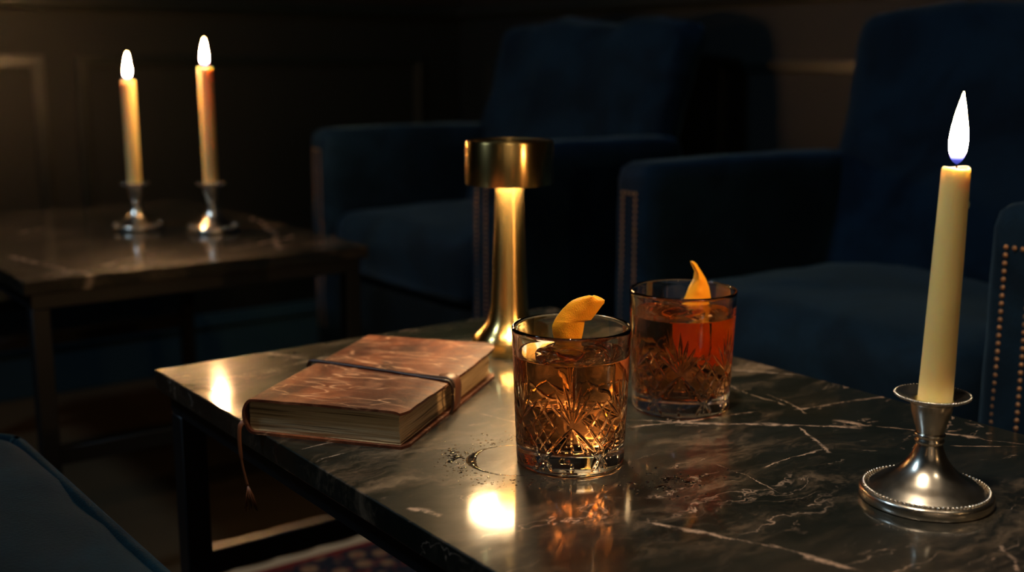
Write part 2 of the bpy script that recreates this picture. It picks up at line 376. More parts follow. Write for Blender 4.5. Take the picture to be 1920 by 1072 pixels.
def rug_mat(L, W):
    t = NT('oriental_rug_pile'); o = t.obj(); sx, sy, sz = t.sep(o)
    d = t.math('MINIMUM', t.math('MINIMUM', sx, t.math('SUBTRACT', L, sx)), t.math('MINIMUM', t.math('MULTIPLY', sy, -1), t.math('ADD', W, sy)))
    sc = t.math('MULTIPLY', t.math('ABSOLUTE', t.math('SINE', t.math('MULTIPLY', t.math('ADD', sx, sy), 46.0))), 0.007)
    d1 = t.math('ADD', d, t.math('MULTIPLY', sc, -1.0))
    vo = t.n('ShaderNodeTexVoronoi'); vo.inputs['Scale'].default_value = 26; vo.inputs['Randomness'].default_value = 0.55; t.l(o, vo.inputs[0])
    pat = t.ramp(vo.outputs[0], [(0.0, (0.20, 0.06, 0.03)), (0.18, (0.30, 0.17, 0.09)), (0.30, (0.22, 0.12, 0.065)), (0.40, (0.020, 0.022, 0.030)), (0.60, (0.020, 0.022, 0.030)), (0.64, (0.12, 0.025, 0.02)), (1.0, (0.05, 0.02, 0.02))])
    vo2 = t.n('ShaderNodeTexVoronoi'); vo2.inputs['Scale'].default_value = 60; t.l(o, vo2.inputs[0])
    pat = t.mix(t.mapr(vo2.outputs[0], 0.25, 0.35, 0.6, 0), pat, (0.24, 0.06, 0.04))
    c = t.mix(t.mapr(d1, 0.0, 0.002, 0, 1), (0.05, 0.028, 0.016), (0.60, 0.44, 0.27))
    c = t.mix(t.mapr(d, 0.026, 0.028, 0, 1), c, (0.20, 0.022, 0.018))
    c = t.mix(t.mapr(d, 0.038, 0.040, 0, 1), c, pat)
    f = t.noise(o, 700, 2)
    t.bsdf(color=t.mix(t.math('MULTIPLY', f, 0.3), c, (0.02, 0.012, 0.01)), rough=0.95, spec=0.05, normal=t.bump(f, 0.5, 0.002)); return t.m

# ------------------------------------------------------------------ the room
ROT = rad(36.5); U = Vector((math.cos(ROT), math.sin(ROT), 0)); N = Vector((-math.sin(ROT), math.cos(ROT), 0))
corner = Vector((-0.139, 3.185, 0))          # where the two panelled walls meet
def frame_obj(name, bm, mat, loc, rz, kind='structure', smooth=False):
    o = obj(name, bm, mat, smooth=smooth); o.location = loc; o.rotation_euler = (0, 0, rz); tag(o, kind=kind); return o
bm = bmesh.new(); bmesh.ops.create_grid(bm, x_segments=2, y_segments=2, size=4.5, matrix=Matrix.Translation((0, 1.2, 0)))
tag(obj('floor', bm, M['floor'], smooth=False), kind='structure')
bm = bmesh.new(); rbox(bm, (4.2, 0.08, 2.7), (-2.1 + 0.08, 0.04, 1.35), 0)
frame_obj('wall_left', bm, M['wall'], corner, ROT)
bm = bmesh.new(); rbox(bm, (0.08, 4.2, 2.7), (0.04, -2.1, 1.35), 0)
frame_obj('wall_right', bm, M['wall'], corner, ROT)
def moulding_rect(x0, x1, z0, z1, w=0.024, d=0.014, axis='x'):
    """a raised picture-frame moulding on a wall, in wall coordinates"""
    bm = bmesh.new()
    def bar(a, b, c, e, dd, ww):
        if axis == 'x': rbox(bm, (b - a, dd, e - c), ((a + b) / 2, -dd / 2, (c + e) / 2), 0.003, 2)
        else: rbox(bm, (dd, b - a, e - c), (-dd / 2, -(a + b) / 2, (c + e) / 2), 0.003, 2)
    for (dd, ww, off) in ((d, w * 0.55, 0), (d * 0.55, w, w * 0.0)):
        bar(x0 - off, x1 + off, z1 - ww, z1, dd, ww); bar(x0 - off, x1 + off, z0, z0 + ww, dd, ww)
        bar(x0, x0 + ww, z0 + ww * .9, z1 - ww * .9, dd * 0.98, ww); bar(x1 - ww, x1, z0 + ww * .9, z1 - ww * .9, dd * 0.98, ww)
    return bm
k = 0
for (a, b) in ((-2.40, -1.082), (-1.015, -0.125)):
    k += 1; frame_obj('trim_%d' % k, moulding_rect(a, b, 0.22, 0.745), M['trim'], corner, ROT)
for (a, b) in ((0.13, 0.83), (0.95, 1.75), (1.87, 2.6)):
    k += 1; frame_obj('trim_%d' % k, moulding_rect(a, b, 0.22, 0.735, axis='y'), M['trim'], corner, ROT)
def rail(axis, z0, z1, d, length, steps):
    bm = bmesh.new()
    for (dz0, dz1, dd) in steps:
        if axis == 'x': rbox(bm, (length, dd, dz1 - dz0), (-length / 2, -dd / 2, (dz0 + dz1) / 2), 0.003, 2)
        else: rbox(bm, (dd, length, dz1 - dz0), (-dd / 2, -length / 2, (dz0 + dz1) / 2), 0.003, 2)
    return bm
rs = [(0.842, 0.850, 0.012), (0.850, 0.866, 0.024), (0.866, 0.872, 0.016)]
bs = [(0.0, 0.105, 0.016), (0.105, 0.120, 0.024), (0.120, 0.134, 0.014)]
k += 1; frame_obj('trim_%d' % k, rail('x', 0, 0, 0, 4.1, rs), M['trim'], corner, ROT)
k += 1; frame_obj('trim_%d' % k, rail('y', 0, 0, 0, 4.1, rs), M['trim'], corner, ROT)
frame_obj('baseboard_left', rail('x', 0, 0, 0, 4.1, bs), M['base_trim'], corner, ROT)
frame_obj('baseboard_right', rail('y', 0, 0, 0, 4.1, bs), M['base_trim'], corner, ROT)

# rug: its far edge runs along the room
rug_o = P(560, 1030, 0.006) - U * 0.72
RL, RW = 1.25, 1.5
bm = bmesh.new(); rbox(bm, (RL, RW, 0.002), (RL / 2, -RW / 2, 0.001), 0.0008, 1)
rug = obj('oriental_rug', bm, rug_mat(RL, RW), smooth='auto'); rug.location = (rug_o.x, rug_o.y, 0.0005); rug.rotation_euler = (0, 0, ROT)
tag(rug, 'dark red patterned oriental rug with a beige border on the floor', 'rug')

# ------------------------------------------------------------------ marble tables
def table(loc, su, sv, sgn, mat, label, stretch):
    """loc: visible top corner; extends su along U and sgn * sv along N"""
    e = empty('marble_coffee_table', (loc[0], loc[1], 0), ROT, label, 'coffee table')
    y0, y1 = sorted((0, sgn * sv)); cxx, cyy = su / 2, (y0 + y1) / 2; s2 = 0.024
    bm = bmesh.new(); rbox(bm, (su, sv, 0.019), (cxx, cyy, TOP - 0.0095), 0.0012, 3)
    obj('table_top', bm, mat, e, smooth=False)
    bm = bmesh.new(); i = 0.010
    for (sx, sy, px, py) in ((su - 2*i, s2, cxx, y0 + i + s2/2), (su - 2*i, s2, cxx, y1 - i - s2/2), (s2, sv - 2*i - 2*s2, i + s2/2, cyy), (s2, sv - 2*i - 2*s2, su - i - s2/2, cyy)):
        rbox(bm, (sx, sy, 0.022), (px, py, TOP - 0.019 - 0.011), 0.001, 1)
    obj('apron', bm, M['black_metal'], e, smooth=False)
    zl = TOP - 0.041
    for px in (i + s2/2, su - i - s2/2):
        for py in (y0 + i + s2/2, y1 - i - s2/2):
            bm = bmesh.new(); rbox(bm, (s2, s2, zl), (0, 0, zl / 2), 0.001, 1); obj('leg', bm, M['black_metal'], e, smooth='auto', loc=(px, py, 0))
    for py in (y0 + i + s2/2, y1 - i - s2/2):
        bm = bmesh.new(); rbox(bm, (su - 2*i - 2*s2, 0.020, 0.024), (0, 0, 0), 0.001, 1); obj('stretcher', bm, M['black_metal'], e, smooth='auto', loc=(cxx, py, stretch))
    return e
LC = P(290, 692, TOP); SU, SV = 0.474, 0.90
veins_main = [(1170, 786, 1620, 800, 0.0028, 0.012), (1560, 786, 1945, 834, 0.0026, 0.014), (1780, 834, 1920, 836, 0.0012, 0.008), (1372, 693, 1512, 702, 0.0024, 0.008), (1360, 718, 1470, 760, 0.0012, 0.012), (1440, 738, 1515, 776, 0.0010, 0.012),
              (1490, 770, 1700, 736, 0.0012, 0.014), (1180, 968, 1480, 1032, 0.0020, 0.012), (1440, 1020, 1620, 1072, 0.0026, 0.014), (1860, 1020, 1900, 1072, 0.0024, 0.014), (520, 688, 618, 668, 0.0026, 0.010), (495, 660, 580, 672, 0.0030, 0.010),
              (1440, 880, 1545, 842, 0.0014, 0.014), (1500, 800, 1555, 850, 0.0018, 0.016), (560, 842, 640, 826, 0.0012, 0.008), (600, 860, 650, 850, 0.0010, 0.006), (1340, 870, 1500, 938, 0.0008, 0.012), (900, 775, 990, 795, 0.0016, 0.010),
              (910, 700, 962, 738, 0.0012, 0.010), (1180, 800, 1420, 770, 0.0012, 0.012), (765, 950, 835, 962, 0.0034, 0.012), (1250, 880, 1330, 860, 0.0008, 0.02), (1600, 690, 1300, 690, 0.0008, 0.01)]
table(LC, SU, SV, -1, marble('dark_marble', veins_main, (LC.x, LC.y, 0), ROT), 'long dark green marble coffee table with pale veins, holding the glasses and brass lamp', 0.258)
C2 = P(43, 529, TOP)
veins_b = [(0, 478, 190, 520, 0.006, 0.03), (330, 470, 60, 525, 0.004, 0.03), (480, 400, 530, 470, 0.006, 0.03), (430, 470, 560, 440, 0.004, 0.03), (20, 440, 120, 420, 0.004, 0.02)]
table(C2, 0.515, 0.76, 1, marble('dark_brown_marble', veins_b, (C2.x, C2.y, 0), ROT), 'small dark marble side table by the panelled wall, holding two lit candles', 0.2)

# ------------------------------------------------------------------ armchairs
def armchair(loc, rz, label):
    e = empty('velvet_armchair', (loc[0], loc[1], 0), rz, label, 'armchair', 'navy velvet armchairs by the wall')
    ys = 0.295; AW, AH = 0.078, 0.595
    bm = bmesh.new(); soft_box(bm, (0.50, 0.50, 0.13), (0.265, 0, 0.365), 0.035, 16, 0.018, 0.004, 6); cu = obj('seat_cushion', bm, M['velvet'], e)
    bm = bmesh.new(); loop = []
    for (x, y) in ((0.033, -0.23), (0.015, -0.20), (0.013, 0.0), (0.015, 0.20), (0.033, 0.23)): loop.append((x, y, 0.318))
    tube(bm, spline(loop, 5), 0.004, 8); obj('piping', bm, M['velvet_dark'], cu)
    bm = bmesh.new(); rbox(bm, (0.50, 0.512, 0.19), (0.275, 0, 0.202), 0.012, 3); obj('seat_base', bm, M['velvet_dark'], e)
    bm = bmesh.new(); soft_box(bm, (0.09, 0.57, 0.59), (0.455, 0.012, 0.508), 0.026, 20, 0.014, 0.016, 4.5, shear=lambda t: (0.20 * (t - 0.64), 0), seed=loc[0] * 9)
    obj('backrest', bm, M['velvet'], e)
    me_n = None
    for s in (-1, 1):
        bm = bmesh.new(); soft_box(bm, (0.44, AW, AH - 0.11), (0.23, s * ys, 0.11 + (AH - 0.11) / 2), 0.022, 14, 0.003, 0.002, 8)
        arm = obj('arm', bm, M['velvet'], e)
        pts = []
        zt, sp = 0.553, 0.0082
        for c_ in (-1, 1):
            for i in range(24): pts.append((c_ * 0.0135, zt - i * sp))
        pts += [(-0.0045, zt), (0.0045, zt)]
        if me_n is None:
            b = bmesh.new(); bmesh.ops.create_uvsphere(b, u_segments=10, v_segments=6, radius=0.0026, matrix=Matrix.Diagonal((0.55, 1, 1, 1)))
            me_n = bpy.data.meshes.new('nailhead'); b.to_mesh(me_n); b.free(); me_n.materials.append(M['nail']); me_n.polygons.foreach_set('use_smooth', [True] * len(me_n.polygons))
        for (y, z) in pts:
            o = bpy.data.objects.new('nailhead', me_n); C.objects.link(o); o.parent = arm; o.location = (0.0073, s * ys + y, z)
        b = bmesh.new()
        for c_ in (-1, 1):
            for i in range(24, 46): bmesh.ops.create_uvsphere(b, u_segments=8, v_segments=5, radius=0.0026, matrix=Matrix.Translation((0.0073, s * ys + c_ * 0.0135, zt - i * sp)) @ Matrix.Diagonal((0.55, 1, 1, 1)))
        tag(obj('nailhead_row', b, M['nail'], arm), kind='stuff')
    for x in (0.05, 0.49):
        for y in (-0.28, 0.28):
            bm = bmesh.new(); lathe(bm, [(0, 0), (0.011, 0), (0.019, 0.118), (0, 0.118)], 20); obj('leg', bm, M['dark_wood'], e, smooth='auto', loc=(x, y, 0))
    return e
armchair((-0.234, 2.17), rad(36.7), 'navy velvet armchair behind the brass lamp and the nearer tumbler')
armchair((0.324, 1.366), rad(34.5), 'nearer navy velvet armchair with studded arms behind the right-hand candle')

# velvet ottoman whose corner shows at lower left
oc = P(14, 800, 0.42)
ot = empty('velvet_ottoman', (oc.x, oc.y, 0), rad(37.5), 'blue velvet ottoman with piped edge beside the marble table, lower left', 'ottoman')
OX, OY = 0.62, 0.72
bm = bmesh.new(); soft_box(bm, (OX, OY, 0.12), (-OX / 2, -OY / 2, 0.36), 0.016, 26, 0.022, 0.0035, 9); cu = obj('seat_cushion', bm, M['ottoman'], ot)
bm = bmesh.new(); r_ = 0.03; pts = []
for (cx_, cy_, a0) in ((-r_, -r_, 0), (-OX + r_, -r_, 90), (-OX + r_, -OY + r_, 180), (-r_, -OY + r_, 270)):
    for q in range(7):
        a = rad(a0 + 90 * q / 6); pts.append((cx_ + (r_ + 0.001) * math.cos(a), cy_ + (r_ + 0.001) * math.sin(a), 0.412))
pts.append(pts[0]); pts.append(pts[1]); tube(bm, pts, 0.0055, 10); obj('piping', bm, M['ottoman'], cu)
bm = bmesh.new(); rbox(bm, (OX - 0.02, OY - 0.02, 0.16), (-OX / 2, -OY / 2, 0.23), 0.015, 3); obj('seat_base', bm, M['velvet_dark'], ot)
for x in (-0.06, -OX + 0.06):
    for y in (-0.06, -OY + 0.06):
        bm = bmesh.new(); lathe(bm, [(0, 0), (0.012, 0), (0.02, 0.152), (0, 0.152)], 20); obj('leg', bm, M['dark_wood'], ot, smooth='auto', loc=(x, y, 0))

# ------------------------------------------------------------------ brass lamp
lp = P(955, 656, TOP)
lamp = empty('table_lamp', (lp.x, lp.y, TOP), 0, 'brushed brass table lamp with flared stem and drum shade, lit, on the marble table', 'lamp')
bm = bmesh.new(); lathe(bm, [(0, 0), (0.0365, 0), (0.0372, 0.001), (0.0372, 0.0135), (0.0366, 0.0145), (0, 0.0145)], 128); obj('base', bm, M['brass'], lamp, smooth='auto')
bm = bmesh.new(); pr = smooth_prof([(0.0355, 0.0148), (0.0330, 0.0185), (0.0270, 0.0245), (0.0215, 0.033), (0.0185, 0.045), (0.0172, 0.065), (0.0163, 0.090), (0.0150, 0.120), (0.0140, 0.150), (0.0137, 0.172)], 8)
lathe(bm, [(0, 0.0146)] + pr + [(0, 0.172)], 128); obj('stem', bm, M['brass'], lamp, smooth='auto')
R_ = 0.0432
bm = bmesh.new(); lathe(bm, [(0, 0.2090), (R_ - 0.0020, 0.2090), (R_ - 0.0006, 0.2084), (R_, 0.2070), (R_, 0.1672), (R_ - 0.0003, 0.1668), (R_ - 0.0018, 0.1668), (R_ - 0.0018, 0.1745), (0, 0.1745)], 128); obj('shade', bm, M['brass'], lamp, smooth='auto')
bm = bmesh.new(); lathe(bm, [(0.0142, 0.1722), (R_ - 0.0022, 0.1722), (R_ - 0.0022, 0.1740), (0.0142, 0.1740)], 96, closed=True); obj('diffuser', bm, M['diffuser'], lamp, smooth=False)

# ------------------------------------------------------------------ candlesticks and candles
def candlestick(loc, label, k=1.0, group=None):
    e = empty('candlestick', loc, 0, label, 'candlestick', group)
    bm = bmesh.new()
    foot = [(0, 0.0), (0.0418, 0.0), (0.0428, 0.0010), (0.0430, 0.0055), (0.0424, 0.0072), (0.0412, 0.0080), (0.0388, 0.0084)]
    dome = smooth_prof([(0.0372, 0.0086), (0.0352, 0.0100), (0.0310, 0.0128), (0.0240, 0.0170), (0.0170, 0.0228), (0.0118, 0.0300), (0.0090, 0.0370), (0.0082, 0.0400)], 8)
    lathe(bm, foot + dome + [(0, 0.040)], 160); obj('base', bm, M['silver'], e)
    bm = bmesh.new(); nb = 84
    for i in range(nb):
        a = 2 * PI * i / nb
        bmesh.ops.create_uvsphere(bm, u_segments=10, v_segments=6, radius=0.00125, matrix=Matrix.Translation((0.0397 * math.cos(a), 0.0397 * math.sin(a), 0.0087)))
    obj('beading', bm, M['silver'], e)
    bm = bmesh.new(); z = 0.0395
    lathe(bm, [(0, z), (0.0086, z), (0.0094, z + .0012), (0.0094, z + .0024), (0.0084, z + .0034)] + [(0.0083, z + .0042), (0.0097, z + .0054), (0.0098, z + .0066), (0.0088, z + .0076), (0, z + .0076)], 96); obj('collar', bm, M['silver'], e)
    bm = bmesh.new()
    o_ = smooth_prof([(0.0086, 0.0470), (0.0094, 0.050), (0.0112, 0.056), (0.0130, 0.063), (0.0136, 0.0672)], 5)
    lathe(bm, [(0, 0.047)] + o_ + [(0.0150, 0.0690), (0.0195, 0.0700), (0.0228, 0.0716), (0.0236, 0.0728), (0.0232, 0.0738), (0.0215, 0.0730), (0.0180, 0.0712), (0.0140, 0.0700), (0.0118, 0.0690), (0.0116, 0.062), (0, 0.062)], 96); obj('socket', bm, M['silver'], e)
    bm = bmesh.new(); nb = 64
    for i in range(nb):
        a = 2 * PI * i / nb; bmesh.ops.create_uvsphere(bm, u_segments=8, v_segments=5, radius=0.0010, matrix=Matrix.Translation((0.0235 * math.cos(a), 0.0235 * math.sin(a), 0.0730)))
    obj('rim', bm, M['silver'], e)
    e.scale = (1, 1, k); return e
def candle(loc, h, r0, r1, label, lean=(0, 0), group=None, drip=False):
    e = empty('taper_candle', loc, 0, label, 'candle', group)
    sk = lambda z: (lean[0] * z / h, lean[1] * z / h)
    bm = bmesh.new(); prof = [(0, 0), (r0 * 0.97, 0)] + [(r0 + (r1 - r0) * i / 20, 0.001 + (h - 0.003) * i / 20) for i in range(21)] + [(r1 * 0.97, h - 0.0008), (r1 * 0.88, h), (r1 * 0.72, h - 0.0006), (r1 * 0.40, h - 0.0018), (0, h - 0.0024)]
    lathe(bm, prof, 64)
    for v in bm.verts:
        dx, dy = sk(v.co.z); a = math.atan2(v.co.y, v.co.x)
        k_ = 1 + 0.012 * mnoise.noise(Vector((math.cos(a) * 1.5, math.sin(a) * 1.5, v.co.z * 40)))
        v.co.x = v.co.x * k_ + dx; v.co.y = v.co.y * k_ + dy
        if v.co.z > h - 0.0015: v.co.z += 0.0006 * math.sin(a * 2 + 1)
    body = obj('wax_body', bm, M['wax'], e)
    if drip:
        bm = bmesh.new(); dx, dy = sk(h * 0.80)
        bmesh.ops.create_uvsphere(bm, u_segments=16, v_segments=10, radius=0.0016, matrix=Matrix.Translation((dx + r1 * 1.02, dy - 0.001, h - 0.0235)) @ Matrix.Diagonal((0.9, 1, 2.1, 1)))
        tube(bm, [(dx + r1 * 0.99, dy - 0.001, h - 0.022), (dx + r1 * 1.00, dy - 0.001, h - 0.012), (dx + r1 * 1.0, dy, h - 0.003)], [0.0013, 0.0008, 0.0006], 8)
        obj('wax_drip', bm, M['wax'], body)
    tx, ty = sk(h)
    bm = bmesh.new(); tube(bm, [(tx, ty, h - 0.003), (tx + 0.0002, ty, h + 0.003), (tx + 0.0010, ty, h + 0.007)], 0.0006, 8); obj('wick', bm, M['wick'], e)
    bm = bmesh.new(); fp = smooth_prof([(0.0001, 0.0), (0.0030, 0.0025), (0.0050, 0.0075), (0.0056, 0.0135), (0.0051, 0.021), (0.0038, 0.029), (0.0021, 0.037), (0.0002, 0.0450)], 5)
    lathe(bm, [(0, -0.0001)] + fp + [(0, 0.0452)], 32)
    for v in bm.verts: v.co.x += 0.0016 * (v.co.z / 0.05) ** 2
    fl = obj('flame', bm, M['flame'], e, loc=(tx, ty, h + 0.0015)); return e
c0 = P(1735, 934, TOP)
candlestick((c0.x, c0.y, TOP), 'silver candlestick with beaded round base at the right end of the marble table', 0.98)
cb = P(1752, 748, TOP + 0.066); 
candle((c0.x + 0.0016, c0.y, TOP + 0.0612), 0.158, 0.0111, 0.0088, 'tall ivory taper candle burning in the foreground silver candlestick', lean=(0.003, 0.0), drip=True)
g1, g2 = 'silver candlesticks on the side table', 'candles on the side table'
a1 = P(258, 429, TOP); a2 = P(400, 433, TOP)
candlestick((a1.x, a1.y, TOP), 'left silver candlestick of the pair on the side table', 1.08, g1)
candlestick((a2.x, a2.y, TOP), 'right silver candlestick of the pair on the side table, nearer the armchair', 1.12, g1)
candle((a1.x, a1.y, TOP + 0.067), 0.184, 0.0113, 0.0113, 'shorter lit ivory candle in the left candlestick on the side table', lean=(-0.001, 0), group=g2)
candle((a2.x, a2.y, TOP + 0.070), 0.203, 0.0113, 0.0113, 'taller lit ivory candle in the right candlestick on the side table', lean=(-0.001, 0), group=g2)

# ------------------------------------------------------------------ leather journal
FR = Vector((-0.0815, 0.8295, TOP)); FLp = P(440, 812, TOP)
ang = rad(-17.5)
BW, BL, BT = 0.137, 0.214, 0.0285
jr = empty('leather_journal', (FR.x, FR.y, TOP), ang, 'worn brown leather journal tied with a dark strap, on the table edge', 'book')
# local: x = 0 fore edge, -BW spine; y = 0 near edge, BL far edge
def wave(x, y): return 0.0011 * math.sin(y * 26 + 1.2 + x * 9) * min(1, max(0, (x + BW) / 0.02)) + 0.0012 * (y / BL) ** 2
bm = bmesh.new(); th = 0.0021; ny = 44; prof = []
nx = 26
for i in range(nx + 1): prof.append((0.0035 - (BW - 0.010) * i / nx, 0.0, 0))         # bottom outer, right to left
for i in range(1, 12):
    a = -PI / 2 - PI * i / 12; prof.append((-BW + 0.0135 + 0.0135 * 0.72 * math.cos(a) - 0.0135 * 0.0, BT / 2 + (BT / 2) * math.sin(a), 1))
for i in range(nx + 1): prof.append((-(BW - 0.0135) + (BW - 0.0135 + 0.0035) * i / nx, BT, 2))
outer = []; inner = []
for j in range(ny + 1):
    y = -0.003 + (BL + 0.005) * j / ny
    ro, ri = [], []
    for idx, (x, z, k_) in enumerate(prof):
        p0 = prof[max(idx - 1, 0)]; p1 = prof[min(idx + 1, len(prof) - 1)]
        tx, tz = p1[0] - p0[0], p1[1] - p0[1]; l_ = math.hypot(tx, tz); nxx, nzz = tz / l_, -tx / l_   # towards the outside
        wv = wave(x, y) if k_ == 2 else (wave(x, y) * z / BT if k_ == 1 else 0)
        edge = max(0, (x + 0.004) / 0.0075) if k_ == 2 else 0
        zz = z + wv - 0.0012 * edge
        # rounded corners at the fore edge
        cut = 0.0
        if k_ != 1:
            dxx = max(0, x + 0.0045); yy = min(y + 0.003, BL + 0.002 - y)
            if dxx > 0 and yy < 0.008: cut = (dxx / 0.008) * (1 - yy / 0.008) * 0.004
        x2 = x - cut
        if k_ == 0: zz = max(zz, 0.0)
        nz_ = 0.0006 * mnoise.noise(Vector((x * 60, y * 60, z * 20)))
        ro.append(bm.verts.new((x2 + 0.0005 * mnoise.noise(Vector((y * 90, z * 50, 3))), y, zz + (nz_ if k_ == 2 else 0))))
        sgn = -1
        ri.append(bm.verts.new((x2 + nxx * th, y, zz + nzz * th + (nz_ if k_ == 2 else 0))))
    outer.append(ro); inner.append(ri)
m_ = len(prof)
for j in range(ny):
    for i in range(m_ - 1):
        bm.faces.new((outer[j][i], outer[j][i + 1], outer[j + 1][i + 1], outer[j + 1][i])); bm.faces.new((inner[j][i], inner[j + 1][i], inner[j + 1][i + 1], inner[j][i + 1]))
    for i in (0, m_ - 1): bm.faces.new((outer[j][i], outer[j + 1][i], inner[j + 1][i], inner[j][i]))
for j in (0, ny):
    for i in range(m_ - 1): bm.faces.new((outer[j][i], inner[j][i], inner[j][i + 1], outer[j][i + 1]))
obj('cover', bm, M['leather'], jr, smooth='auto')
# page block
bm = bmesh.new(); b2 = bmesh.new(); bmesh.ops.create_cube(b2, size=1); bmesh.ops.subdivide_edges(b2, edges=b2.edges[:], cuts=22, use_grid_fill=True)
X0, X1, Y0, Y1, Z0, Z1 = -BW + 0.0085, -0.0022, 0.0012, BL - 0.004, th + 0.0002, BT - th - 0.0003
for v in b2.verts:
    x = X0 + (v.co.x + .5) * (X1 - X0); y = Y0 + (v.co.y + .5) * (Y1 - Y0); tt = v.co.z + .5
    z = Z0 + tt * (Z1 - Z0) + wave(x, y) * tt
    if v.co.y < -.499: y += 0.0009 * mnoise.noise(Vector((x * 20, tt * 9, 0))) - 0.0004
    if v.co.x > .499: x += 0.0010 * mnoise.noise(Vector((y * 16, tt * 8, 5))) - 0.002 * (4 * tt * (1 - tt)) * 0.4
    v.co = (x, y, z)
me = bpy.data.meshes.new('pages'); b2.to_mesh(me); b2.free(); bm.free(); obj('pages', me, M['paper'], jr, smooth='auto')
# strap: two cords across the cover, a broad band round the fore edge
ysp = 0.108
def cord(dy0, dy1, dz, r):
    pts = []
    for i in range(25):
        t_ = i / 24; x = -BW + 0.008 + (BW - 0.010) * t_
        y = ysp + dy0 + (dy1 - dy0) * t_ + 0.0012 * math.sin(t_ * 6 + dy0 * 900)
        pts.append((x, y, BT + wave(x, y) + r * 0.75 + dz - 0.0003))
    return pts
bm = bmesh.new(); a_ = cord(0.006, -0.018, 0.0, 0.0016); 
tail = [(-BW + 0.002, ysp + 0.006, BT - 0.004), (-BW + 0.004, ysp + 0.006, BT + 0.0005)]
fore = [(0.0040, ysp - 0.0182, BT - 0.001), (0.0062, ysp - 0.018, BT - 0.006), (0.0064, ysp - 0.018, 0.012), (0.0060, ysp - 0.0185, 0.005), (0.0042, ysp - 0.0185, 0.0014)]
tube(bm, spline(tail + a_[::3] + fore, 5), 0.0015, 10, 0.8)
b_ = cord(0.001, -0.013, 0.0003, 0.0014)
tube(bm, spline([(-BW + 0.002, ysp + 0.002, BT - 0.004), (-BW + 0.004, ysp + 0.002, BT + 0.0005)] + b_[::3] + [(0.0040, ysp - 0.0130, BT - 0.001), (0.0058, ysp - 0.0135, BT - 0.007)], 5), 0.0013, 10, 0.8)
obj('strap', bm, M['strap'], jr)
bm = bmesh.new(); pts = [(-0.010, ysp - 0.003, BT + wave(-0.01, ysp) + 0.0007), (-0.002, ysp - 0.003, BT + 0.0006), (0.0038, ysp - 0.0035, BT - 0.0018), (0.0060, ysp - 0.004, BT - 0.007), (0.0062, ysp - 0.005, 0.014), (0.0058, ysp - 0.006, 0.006), (0.0030, ysp - 0.006, 0.0010)]
sp = spline(pts, 6)
prev = None
for i, p in enumerate(sp):
    d = (sp[min(i + 1, len(sp) - 1)] - sp[max(i - 1, 0)]).normalized(); nn = Vector((-d.z, 0, d.x)).normalized(); nn = -nn if nn.x < 0 and p.z < BT - 0.003 else nn
    hw = 0.0075 if i > 4 else 0.0035 + 0.001 * i
    q = [bm.verts.new(p + Vector((0, s_ * hw, 0)) + nn * o_) for s_, o_ in ((-1, 0), (-0.8, 0.0007), (0.8, 0.0007), (1, 0), (0, -0.0006))]
    if prev:
        for a in range(5): bm.faces.new((prev[a], prev[(a + 1) % 5], q[(a + 1) % 5], q[a]))
    else: bm.faces.new(q)
    prev = q
bm.faces.new(prev); obj('strap_band', bm, M['strap_brown'], jr)
# leather tie hanging from the spine over the table edge
bm = bmesh.new()
hang = [(-BW + 0.0055, 0.000, 0.010), (-BW + 0.0025, -0.0045, 0.006), (-BW + 0.002, -0.0058, -0.004), (-BW + 0.003, -0.0062, -0.018), (-BW + 0.005, -0.0062, -0.030), (-BW + 0.008, -0.0062, -0.042)]
tube(bm, spline(hang, 5), [0.0022] * 6 + [0.0018] * 10 + [0.0011] * 10, 8, 0.4, upv=(0, 1, 0))
random.seed(4)
for i in range(14):
    a = random.uniform(-0.006, 0.006); tube(bm, [(-BW + 0.008, -0.0062, -0.041), (-BW + 0.009 + a * 0.5, -0.0062 + random.uniform(-.002, .002), -0.050), (-BW + 0.010 + a, -0.0062 + random.uniform(-.002, .002), -0.058 - random.uniform(0, .005))], 0.00035, 5)
obj('leather_tie', bm, M['strap_brown'], jr)

